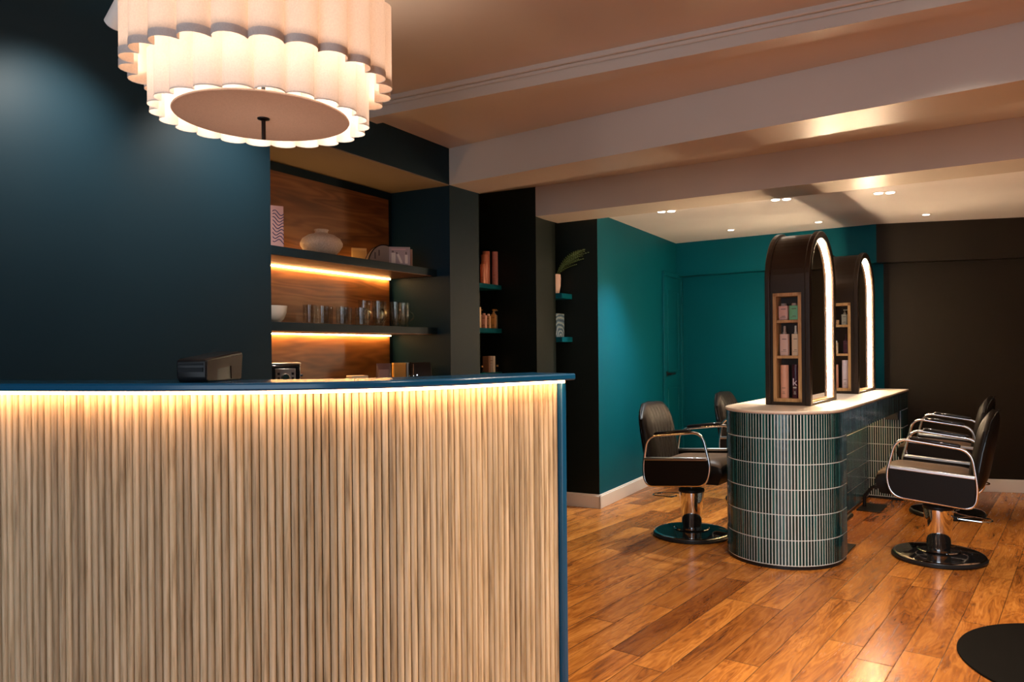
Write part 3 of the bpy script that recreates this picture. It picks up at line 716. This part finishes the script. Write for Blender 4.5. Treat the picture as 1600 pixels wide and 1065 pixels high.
def pattern_box():
    m = mat('blue_pattern', (.1, .2, .3), .5); n = NT(m); co = n.n('ShaderNodeTexCoord').outputs['Object']
    w = n.n('ShaderNodeTexWave', i_Vector=co, i_Scale=9.0, i_Distortion=6.0, wave_type='RINGS').outputs[0]
    n.link(n.ramp(w, [(0, (.02, .05, .10)), (.45, (.09, .20, .30)), (.6, (.30, .42, .48)), (.8, (.02, .04, .08)), (1, (.45, .50, .52))]), n.b.inputs['Base Color']); return m
o = tag(MB().box(-.03, .03, -.072, .072, 0, .195).build('patterned_box', pattern_box(), bevel=.002), 'blue patterned box half hidden behind the olive column', 'box')
o.location = wp_(1.695, -.14, 1.424); o.rotation_euler = (0, 0, WL.rz)

# ---------------------------------------------------------------- things on the lit niche shelves
ZS1, ZS2, ZC = 1.835, 1.466, 1.11
RZF = WL.rz + R(35)
# face of a shelf item is local -Y
M_IND = cmat('indigo_ink', (.06, .06, .16), .5)
t = thing('picture_book', 'pink illustrated book standing at the left end of the upper shelf', 'book', WL.at(-1.165, -.30, ZS1), WL.rz + R(62))
MB().box(-.085, .085, -.012, .012, 0, .235).build('cover', cmat('dusty_pink_card', (.56, .31, .31), .5), t, bevel=.002)
for k in range(9):
    z = .205 - k * .018; pts = [(.030 + .055 * s / 8, -.0126, z + .010 * sin(s * .8 + k * .5) - .012 * s / 8) for s in range(9)]
    MB().tube(pts, .0022, 5).build('wave_print', M_IND, t)
q = MB().prism_axis([(-.08, .06), (-.045, .055), (-.04, .15), (-.055, .17), (-.08, .165)], -.0126, -.0118, 'y'); q.build('red_print', cmat('red_ink', (.34, .06, .07), .5), t)
q = MB().prism_axis([(-.035, .045), (.005, .04), (.018, .06), (.005, .085), (-.018, .09), (-.03, .07)], -.0126, -.0118, 'y'); q.build('skin_print', cmat('cream_ink', (.72, .48, .36), .5), t)
MB().prism_axis([(-.04, .025), (-.008, .03), (.02, .028), (.015, .045), (-.03, .042)], -.0126, -.0118, 'y').build('dark_print', C_INK, t)
q = MB().prism_axis([(-.022, .095), (-.008, .095), (-.008, .15), (-.02, .16)], -.0126, -.0118, 'y'); q.build('dark_print', C_INK, t)
t = thing('round_vase', 'squat round beige stoneware vase on the upper niche shelf', 'vase', WL.at(-.815, -.27, ZS1))
def stone():
    m = mat('stoneware', (.55, .42, .33), .75); n = NT(m); co = n.n('ShaderNodeTexCoord').outputs['Object']
    z = n.n('ShaderNodeTexNoise', i_Vector=co, i_Scale=140.0, i_Detail=3.0).outputs[0]
    n.link(n.ramp(z, [(.3, (.46, .34, .26)), (.7, (.62, .48, .38))]), n.b.inputs['Base Color']); n.bump(z, .3, .003); return m
MB().lathe([(0, 0), (.05, .0), (.066, .008), (.094, .035), (.112, .065), (.113, .080), (.100, .104), (.070, .124), (.042, .131), (.034, .137), (.033, .142), (.039, .154), (.037, .155), (.030, .143), (.030, .12)], 48, caps=False).build('vase_body', stone(), t, smooth=True, angle=60)
t = thing('yellow_book', 'small yellow-lit booklet leaning at the back of the upper shelf', 'book', WL.at(-.37, -.41, ZS1), WL.rz + R(55))
MB().box(-.045, .045, -.006, .006, 0, .115).build('cover', cmat('straw_card', (.70, .46, .20), .6), t, bevel=.001)
MB().box(-.040, .040, -.0065, -.006, .02, .10).build('cover_print', cmat('straw_print', (.60, .36, .13), .6), t)
t = thing('arched_display_box', 'half round dark-edged display box beside the open leaflets', 'box', WL.at(-.285, -.30, ZS1), WL.rz + R(58))
half = [(.10 * cos(PI * k / 24), .132 * sin(PI * k / 24)) for k in range(25)]
MB().prism_axis(half, -.035, .035, 'y').build('display_body', cmat('taupe_card', (.30, .22, .18), .6), t)
for y_ in (-.036, .036):
    o = MB().tube([(x, y_, z) for x, z in half], .0035, 6).build('edge_band', M_BLACK, t); o['label'] = 'dark rounded edge'
for x0, x1, z0, z1 in ((-.060, -.052, .045, .085), (-.035, -.027, .065, .10)): MB().box(x0, x1, -.0365, -.035, z0, z1).build('printed_figure', C_INK, t)
t = thing('product_box', 'grey product gift box printed with pale bottles on the upper shelf', 'box', WL.at(-.285, -.165, ZS1), WL.rz + R(42), 'gift boxes on the upper shelf')
MB().box(-.062, .062, -.022, .022, 0, .112).build('carton_body', cmat('mauve_card', (.33, .25, .25), .55), t, bevel=.0015)
M_PP = cmat('pale_print', (.62, .52, .46), .5)
for x0, x1, h in ((-.05, -.025, .075), (.030, .047, .064)): MB().box(x0, x1, -.0228, -.022, .012, h).build('bottle_print', M_PP, t)
MB().prism_axis([(-.018, .065), (-.006, .07), (.018, .015), (.004, .012)], -.0228, -.022, 'y').build('bottle_print', M_PP, t)
for x0, x1, z0, z1 in ((-.046, -.036, .078, .088), (.034, .041, .067, .082), (-.022, -.014, .07, .079)): MB().box(x0, x1, -.0228, -.022, z0, z1).build('cap_print', C_INK, t)
MB().box(-.050, .035, -.0228, -.022, .094, .099).build('title_print', cmat('rose_print', (.60, .33, .33), .5), t)
t = thing('product_box', 'plain grey-brown box behind the printed gift box on the upper shelf', 'box', WL.at(-.238, -.186, ZS1), WL.rz + R(42), 'gift boxes on the upper shelf')
MB().box(-.062, .062, -.02, .02, 0, .106).build('carton_body', cmat('grey_card', (.36, .29, .26), .55), t, bevel=.0015)
# bowl, glasses, mugs
t = thing('bowl', 'white china bowl at the left end of the lower niche shelf', 'bowl', WL.at(-1.165, -.25, ZS2))
MB().lathe([(.0, .004), (.022, .004), (.028, 0), (.032, .004), (.050, .022), (.062, .052), (.067, .088), (.064, .088), (.058, .052), (.045, .026), (0, .012)], 40, caps=False).build('bowl_body', cmat('white_china', (.78, .72, .66), .2), t, smooth=True, angle=60)
def tumbler(a, b, label, r=.034, h=.103):
    t = thing('drinking_glass', label, 'glass', WL.at(a, b, ZS2), 0, 'short tumblers on the lower shelf')
    MB().lathe([(0, 0), (r * .92, 0), (r * .96, .004), (r, h), (r - .003, h), (r * .9, .010), (0, .010)], 28, caps=False).build('glass_body', M_GLASS, t, smooth=True, angle=50)
    return t
tl = [(-.955, -.22, 'short clear tumbler nearest the bowl'), (-.862, -.22, 'second short clear tumbler from the bowl'), (-.78, -.27, 'third short clear tumbler from the bowl, set back'),
      (-.735, -.20, 'short clear tumbler in the middle of the row'), (-.655, -.25, 'fifth short clear tumbler from the bowl'), (-.585, -.20, 'short clear tumbler nearest the glass mugs')]
g0 = tumbler(*tl[0])
for a, b, lb in tl[1:]: dup(g0, WL.at(a, b, ZS2), 0, lb)
def mug(a, b, label):
    r, h = .036, .150
    t = thing('glass_mug', label, 'mug', WL.at(a, b, ZS2), WL.rz - R(10), 'tall glass mugs on the lower shelf')
    MB().lathe([(0, 0), (.024, 0), (.027, .004), (.028, .016), (r * .88, .045), (r, h), (r - .003, h), (r * .84, .05), (.02, .022), (0, .020)], 28, caps=False).build('glass_body', M_GLASS, t, smooth=True, angle=50)
    hp = [(r * .9 + .030 * sin(PI * k / 12) , 0, .035 + .065 * k / 12) for k in range(13)]
    MB().tube(hp, .0045, 8).build('handle', M_GLASS, t, smooth=True); return t
ml = [(-.515, -.24, 'tall glass mug nearest the tumblers'), (-.44, -.20, 'second tall glass mug from the tumblers'), (-.365, -.25, 'third tall glass mug from the tumblers'),
      (-.295, -.19, 'fourth tall glass mug from the tumblers'), (-.21, -.20, 'tall glass mug at the right end, handle outward')]
g0 = mug(*ml[0])
for a, b, lb in ml[1:]: dup(g0, WL.at(a, b, ZS2), WL.rz + R(-10 if 'right end' not in lb else 40), lb)
# back counter
t = thing('toaster', 'black and chrome toaster with a dial and square buttons behind the desk', 'toaster', WL.at(-1.165, -.22, ZC), WL.rz + R(52))
MB().box(-.11, .10, -.09, .09, 0, .150).build('casing', M_BLACKGLOSS, t, bevel=.012, seg=3)
MB().box(-.112, .102, -.092, .092, .148, .156).build('top_plate', M_STEEL, t, bevel=.003)
MB().box(-.02, .075, -.0935, -.088, .030, .128).build('control_panel', M_STEEL, t, bevel=.002)
q = MB().lathe([(.021, 0), (.021, .008), (.017, .012), (.016, .020)], 24); q.xform(Matrix.Translation((.028, -.093, .085)) @ Matrix.Rotation(R(90), 4, 'X')); q.build('dial', M_CHROME, t, smooth=True)
for k in range(3):
    for x in (-.010, .056): MB().box(x, x + .012, -.0955, -.093, .050 + k * .023, .062 + k * .023).build('button', M_BLACK, t)
MB().box(.10, .118, -.012, .012, .085, .097).build('lever', M_CHROME, t, bevel=.002)
MB().box(-.115, -.06, -.03, .04, .156, .185).build('rack', M_BLACK, t, bevel=.003)
t = thing('tray', 'small cream tray standing on the back counter', 'tray', WL.at(-.60, -.22, ZC), WL.rz + R(60))
MB().box(-.048, .048, -.05, .05, 0, .060).build('tray_body', cmat('cream_card', (.75, .58, .42), .5), t, bevel=.003)
MB().box(-.049, .049, -.051, .051, .060, .072).build('tray_lid', cmat('pale_lid', (.78, .62, .48), .45), t, bevel=.003)
t = thing('coffee_bag', 'dark mauve packet on the back counter beside the gold box', 'packet', WL.at(-.34, -.25, ZC), WL.rz + R(50))
q = MB(); rows_ = []
for i, (w, d) in enumerate(((.044, .030), (.046, .034), (.045, .030), (.043, .016), (.043, .004))): rows_.append([(x, y, i * .034) for x, y in rrect(2 * w, 2 * d, d * .8, 4)])
q.grid(rows_, True); n_ = len(rows_[0]); q.f += [tuple(range(n_))[::-1], tuple(4 * n_ + j for j in range(n_))]; q.mi += [0, 0]
q.build('packet_body', cmat('mauve_foil', (.10, .055, .065), .35), t, smooth=True)
MB().box(-.03, .025, -.0355, -.028, .05, .10).build('packet_label', cmat('mauve_label', (.28, .18, .19), .6), t)
t = thing('gold_box', 'plain gold box on the back counter left of the telephone', 'box', WL.at(-.235, -.22, ZC), WL.rz + R(52))
MB().box(-.037, .037, -.03, .03, 0, .135).build('carton_body', cmat('ochre_card', (.60, .32, .07), .45), t, bevel=.0015)
MB().box(-.038, .038, -.031, .031, .126, .137).build('lid', cmat('ochre_lid', (.66, .37, .09), .45), t, bevel=.0015)
MB().box(.042, .052, -.03, .02, 0, .138).build('sleeve_edge', cmat('pale_blue_card', (.30, .38, .42), .4), t)
t = thing('desk_phone', 'black cordless telephone in its cradle at the right end of the back counter', 'telephone', WL.at(-.130, -.13, ZC), WL.rz + R(48))
MB().prism_axis([(-.05, 0), (.06, 0), (.06, .03), (.03, .135), (.005, .14), (-.05, .04)], -.065, .06, 'x').build('cradle', M_BLACK, t, bevel=.006)
MB().tube([(-.072, -.045, .05), (-.070, -.02, .09), (-.066, .0, .135)], .013, 10).build('handset', M_BLACKGLOSS, t, smooth=True)
o = MB().tube([(-.060, -.060, .055), (-.055, -.035, .095), (-.052, -.016, .128)], .003, 6).build('chrome_edge', M_CHROME, t); o['label'] = 'chrome edge of the handset'
for r_ in range(3):
    for c_ in range(3): MB().box(-.03 + c_ * .022, -.018 + c_ * .022, -.0535 + .0256 * (r_ + 1) * 1.0 - .004, -.0535 + .0256 * (r_ + 1), .045 + .026 * r_ + .008, .058 + .026 * r_ + .008).build('key', C_GREY, t)
MB().lathe([(.003, 0), (.003, .004)], 10, (-.035, -.05)).xform(Matrix.Translation((0, 0, .06))).build('status_lamp', emit('phone_lamp', (.7, .85, 1.0), 6), t)

# ---------------------------------------------------------------- styling chairs (local +X is forward)
def rr_path(pts, r, n=5):
    out = []; k = len(pts)
    for i in range(k):
        P = Vector(pts[i]); A = Vector(pts[i - 1]); B = Vector(pts[(i + 1) % k]); a = (A - P); b = (B - P)
        d = min(r, a.length * .48, b.length * .48); s = P + a.normalized() * d; e = P + b.normalized() * d
        for j in range(n + 1):
            t = j / n; out.append(tuple((1 - t) ** 2 * s + 2 * t * (1 - t) * P + t * t * e))
    return out
def make_chair(loc, rz, label):
    t = thing('salon_chair', label, 'salon chair', loc, rz, 'black hydraulic salon chairs around the island')
    bp = MB().lathe([(0, 0), (.262, 0), (.272, .006), (.272, .016), (.262, .024)], 64)
    bp.build('base_skirt', M_BLACK, t, smooth=True)
    MB().lathe([(.255, .0245), (.262, .024), (.264, .029), (.258, .034), (.250, .035)], 64, caps=False).build('base_ring', M_CHROME, t, smooth=True)
    MB().lathe([(0, .026), (.252, .0345), (.20, .042), (.10, .050), (0, .052)], 64, caps=False).build('base_plate', M_BLACKGLOSS, t, smooth=True)
    MB().lathe([(.118, .048), (.122, .052), (.118, .058), (.07, .064), (0, .064)], 48, caps=False).build('hub', M_BLACKGLOSS, t, smooth=True)
    MB().lathe([(.120, .049), (.125, .053), (.120, .057)], 48, caps=False).build('hub_ring', M_CHROME, t, smooth=True)
    MB().lathe([(.066, .06), (.066, .075), (.068, .078), (.086, .305), (.086, .312)], 40).build('column', M_CHROME, t, smooth=True)
    MB().lathe([(.090, .310), (.092, .316), (.090, .328), (.05, .332), (0, .332)], 40, caps=False).build('column_cap', M_BLACK, t, smooth=True)
    MB().lathe([(.017, .33), (.017, .41)], 16).build('piston', M_CHROME, t, smooth=True)
    lv = rr_path([(-.07, -.075, .285), (-.12, -.085, .27), (-.27, -.06, .262), (-.30, 0, .262), (-.27, .06, .262), (-.12, .075, .27), (-.07, .06, .285)], .05, 5)[3:-3]
    MB().tube(lv, .0055, 8).build('pump_lever', M_CHROME, t, smooth=True)
    MB().box(-.15, .15, -.12, .12, .395, .415).build('seat_plate', M_BLACK, t)
    # seat cushion
    rows = []
    NX, NY = 22, 16
    def cush(i, j):
        s = i / NX; v = -1 + 2 * j / NY; x = -.20 + .515 * s; y = .248 * v
        ex = max(0, 1 - ((s - .5) * 2) ** 8); ey = max(0, 1 - v ** 8); z = .545 + .03 * (s - .4) + .018 * (ex * ey) - .020 * (1 - ex) - .016 * (1 - ey) - .010 * math.exp(-((v) ** 2) * 5) * sin(PI * s)
        return (x, y, z)
    top = [[cush(i, j) for j in range(NY + 1)] for i in range(NX + 1)]
    sk = MB().grid(top)
    ring = [top[0][j] for j in range(NY + 1)] + [top[i][NY] for i in range(1, NX + 1)] + [top[NX][j] for j in range(NY - 1, -1, -1)] + [top[i][0] for i in range(NX - 1, 0, -1)]
    mid = [(x * 1.0 + (.012 if x > .2 else 0), y * 1.02, .47 + .02 * (x > .25)) for x, y, z in ring]; bot = [(x * .93, y * .97, .408 + .02 * max(0, x)) for x, y, z in ring]
    sk.cur = 1
    sk.grid([ring, mid, bot], True); n_ = len(ring); sk.f.append(tuple(len(sk.v) - n_ + j for j in range(n_))); sk.mi.append(1)
    so = sk.build('seat', [M_SEAT, M_LEATHER], t, smooth=True, angle=55)
    w_ = so.modifiers.new('weld', 'WELD'); w_.merge_threshold = .0005
    # backrest with upright channels
    NZ, NB = 20, 44; fr = []; bk = []
    for i in range(NZ + 1):
        s = i / NZ; rf = []; rb = []
        for j in range(NB + 1):
            v = -1 + 2 * j / NB; top_z = .935 - .11 * abs(v) ** 4.5; z = .455 + (top_z - .455) * s
            edge_ = (1 - abs(v) ** 6) * (1 - s ** 9) * (1 - (1 - s) ** 12)
            lean = -.165 - .085 * ((z - .455) / .48)
            wv = .245 * (1 - .04 * s)
            ch = .0055 * abs(sin(v * PI * 5.0)) if abs(v) < .86 else .006
            rf.append((lean - .045 + .045 * edge_ + ch * edge_ + .012 * v * v, wv * v, z)); rb.append((lean - .05 - .040 * edge_ ** .5 - .010 * (1 - v * v), wv * v, z - .0))
        fr.append(rf); bk.append(rb[::-1])
    loopr = [a + b for a, b in zip(fr, bk)]
    q = MB().grid(loopr, True); n_ = len(loopr[0]); q.f += [tuple(range(n_))[::-1], tuple(NZ * n_ + j for j in range(n_))]; q.mi += [0, 0]
    q.build('backrest', M_LEATHER, t, smooth=True, angle=70)
    MB().tube([(-.224, -.243, .49), (-.260, -.238, .70), (-.283, -.233, .80), (-.299, -.205, .872), (-.322, -.13, .922), (-.335, 0, .932), (-.322, .13, .922), (-.299, .205, .872), (-.283, .233, .80), (-.260, .238, .70), (-.224, .243, .49)], .005, 8).build('back_piping', M_BLACKGLOSS, t, smooth=True)
    for sg in (-1, 1):
        y = .278 * sg
        lp = rr_path([(-.222, y, .372), (.222, y, .412), (.256, y, .53), (.196, y, .765), (-.205, y, .715), (-.238, y, .50)], .075, 7)
        ar = MB().tube(lp, .0095, 10, closed=True).build('arm_frame', M_CHROME, t, smooth=True)
        MB().tube([(.12, y, .767), (.105, y, .768), (-.135, y, .737), (-.15, y, .733)], [.009, .0135, .0135, .009], 10).build('arm_pad', M_BLACKGLOSS, ar, smooth=True)
        low = [(x, z) for x, _, z in lp if z < .565]
        low = [(a * .965, b) for a, b in low]
        # lower half of the loop is filled by a padded side panel
        pp = [(-.219, .552)] + sorted([q_ for q_ in low if q_[0] < 0 and q_[1] > .40], key=lambda q_: -q_[1]) + sorted([q_ for q_ in low if q_[1] <= .40 or (q_[0] >= 0 and q_[1] < .43)], key=lambda q_: q_[0]) + sorted([q_ for q_ in low if q_[0] > 0 and q_[1] >= .43], key=lambda q_: q_[1]) + [(.236, .582)]
        pts2 = []
        for q_ in pp:
            if not pts2 or math.hypot(q_[0] - pts2[-1][0], q_[1] - pts2[-1][1]) > .004: pts2.append(q_)
        MB().prism_axis(pts2, y - .016 - .006 * sg, y + .016 - .006 * sg, 'y').build('side_panel', M_LEATHER, t, bevel=.006)
        rl = MB().prism_axis([(-.226, .548), (.236, .578), (.234, .598), (-.226, .568)], y - .017 - .004 * sg, y + .017 - .004 * sg, 'y').build('side_rail', M_STEEL, t, bevel=.004)
    return t
ch0 = make_chair((2.375, 4.677, 0), R(180) + IS.rz, 'black salon chair in the front right, facing the nearer mirror')
dup(ch0, IS.at(1.698, .592, 0), R(180) + IS.rz, 'black salon chair at the back right, overlapped by the one before it')
dup(ch0, (.945, 5.303, 0), IS.rz, 'black salon chair left of the island, with its ribbed backrest in full view')
dup(ch0, (.945 + 1.42 * IS.u[0], 5.303 + 1.42 * IS.u[1], 0), IS.rz, 'black salon chair half hidden behind the island on the left')

# footrests by the island
def footrest(loc, label):
    t = thing('footrest', label, 'footrest', loc, IS.rz, 'black metal footrests beside the island')
    MB().box(-.09, .09, -.16, .16, 0, .010).build('base_plate', M_BLACK, t, bevel=.003)
    MB().tube([(-.06, 0, .005), (-.055, 0, .10), (.0, 0, .17), (.06, 0, .20)], .014, 10).build('upright', M_BLACK, t, smooth=True)
    MB().tube([(.06, -.16, .20), (.06, .16, .20)], .016, 12).build('foot_bar', M_BLACK, t, smooth=True); return t
f0 = footrest((2.57, 6.13, 0), 'black footrest in front of the farther mirror, under the chairs')
dup(f0, IS.at(.17, .105, 0), IS.rz, 'black footrest behind the rounded tiled end, only its edge showing')

# round mat
tag(MB().lathe([(0, 0), (.487, 0), (.490, .003), (.487, .007), (0, .008)], 96, caps=False).build('floor_mat', M_RUBBER, smooth=True), 'round black mat on the floor at the right edge', 'floor mat').location = (2.175, 3.055, .001)

# ---------------------------------------------------------------- recessed downlights
def downlight(loc, label, twin):
    t = thing('downlight', label, 'downlight', loc, R(-15), 'recessed ceiling downlights in the back room')
    if twin:
        MB().prism([(x, y) for x, y in rrect(.165, .085, .040, 8)], -.004, 0).build('trim_plate', M_SKIRT, t, bevel=.001)
        for x in (-.04, .04): MB().lathe([(0, -.0045), (.030, -.0045), (.030, -.0075), (0, -.0075)], 24, (x, 0), caps=False).build('lamp', M_DOWN, t)
    else:
        MB().lathe([(.030, -.004), (.043, -.004), (.045, 0), (.030, 0)], 32, caps=False).build('trim_ring', M_SKIRT, t, smooth=True)
        MB().lathe([(0, -.003), (.030, -.003), (.030, -.001)], 24, caps=False).build('lamp', M_DOWN, t)
    return t
DCOL = (1.0, .85, .68)
for (x, y), lb, en in (((1.25, 2.55), 'added unseen downlight over the floor between the desk and the island', 170), ((2.3, 2.0), 'added unseen downlight over the middle of the open floor', 330), ((3.6, 2.0), 'added unseen downlight over the open floor near the right wall', 360), ((.9, 1.0), 'added unseen downlight in front of the reception desk', 100)):  # unseen lamps, added to light the floor, desk and mirror niches
    t = downlight((x, y, 2.66), lb, 0); t['group'] = 'added unseen ceiling downlights in the front room'
    add_light('SPOT', 'downlight_beam', (0, 0, -.02), en, DCOL, t, .03, 140, .8, (0, 0, -1))
dl = [((.91, 6.15), 'twin downlight nearest the teal wall', 1, 210), ((1.715, 5.695), 'twin downlight in the middle of the front row', 1, 30), ((2.41, 5.486), 'twin downlight on the right of the front row', 1, 30),
      ((1.675, 7.161), 'single small downlight nearest the far left corner', 0, 10), ((2.369, 6.748), 'single small downlight above the farther mirror', 0, 10), ((3.176, 6.419), 'single small downlight at the right of the back ceiling', 0, 10)]
for (x, y), lb, tw, en in dl:
    t = downlight((x, y, 2.45), lb, tw)
    add_light('SPOT', 'downlight_beam', (0, 0, -.02), en, (.90, .97, 1.0) if x < 1.7 else COOLW, t, .03, 95, .9, (0, 0, -1))
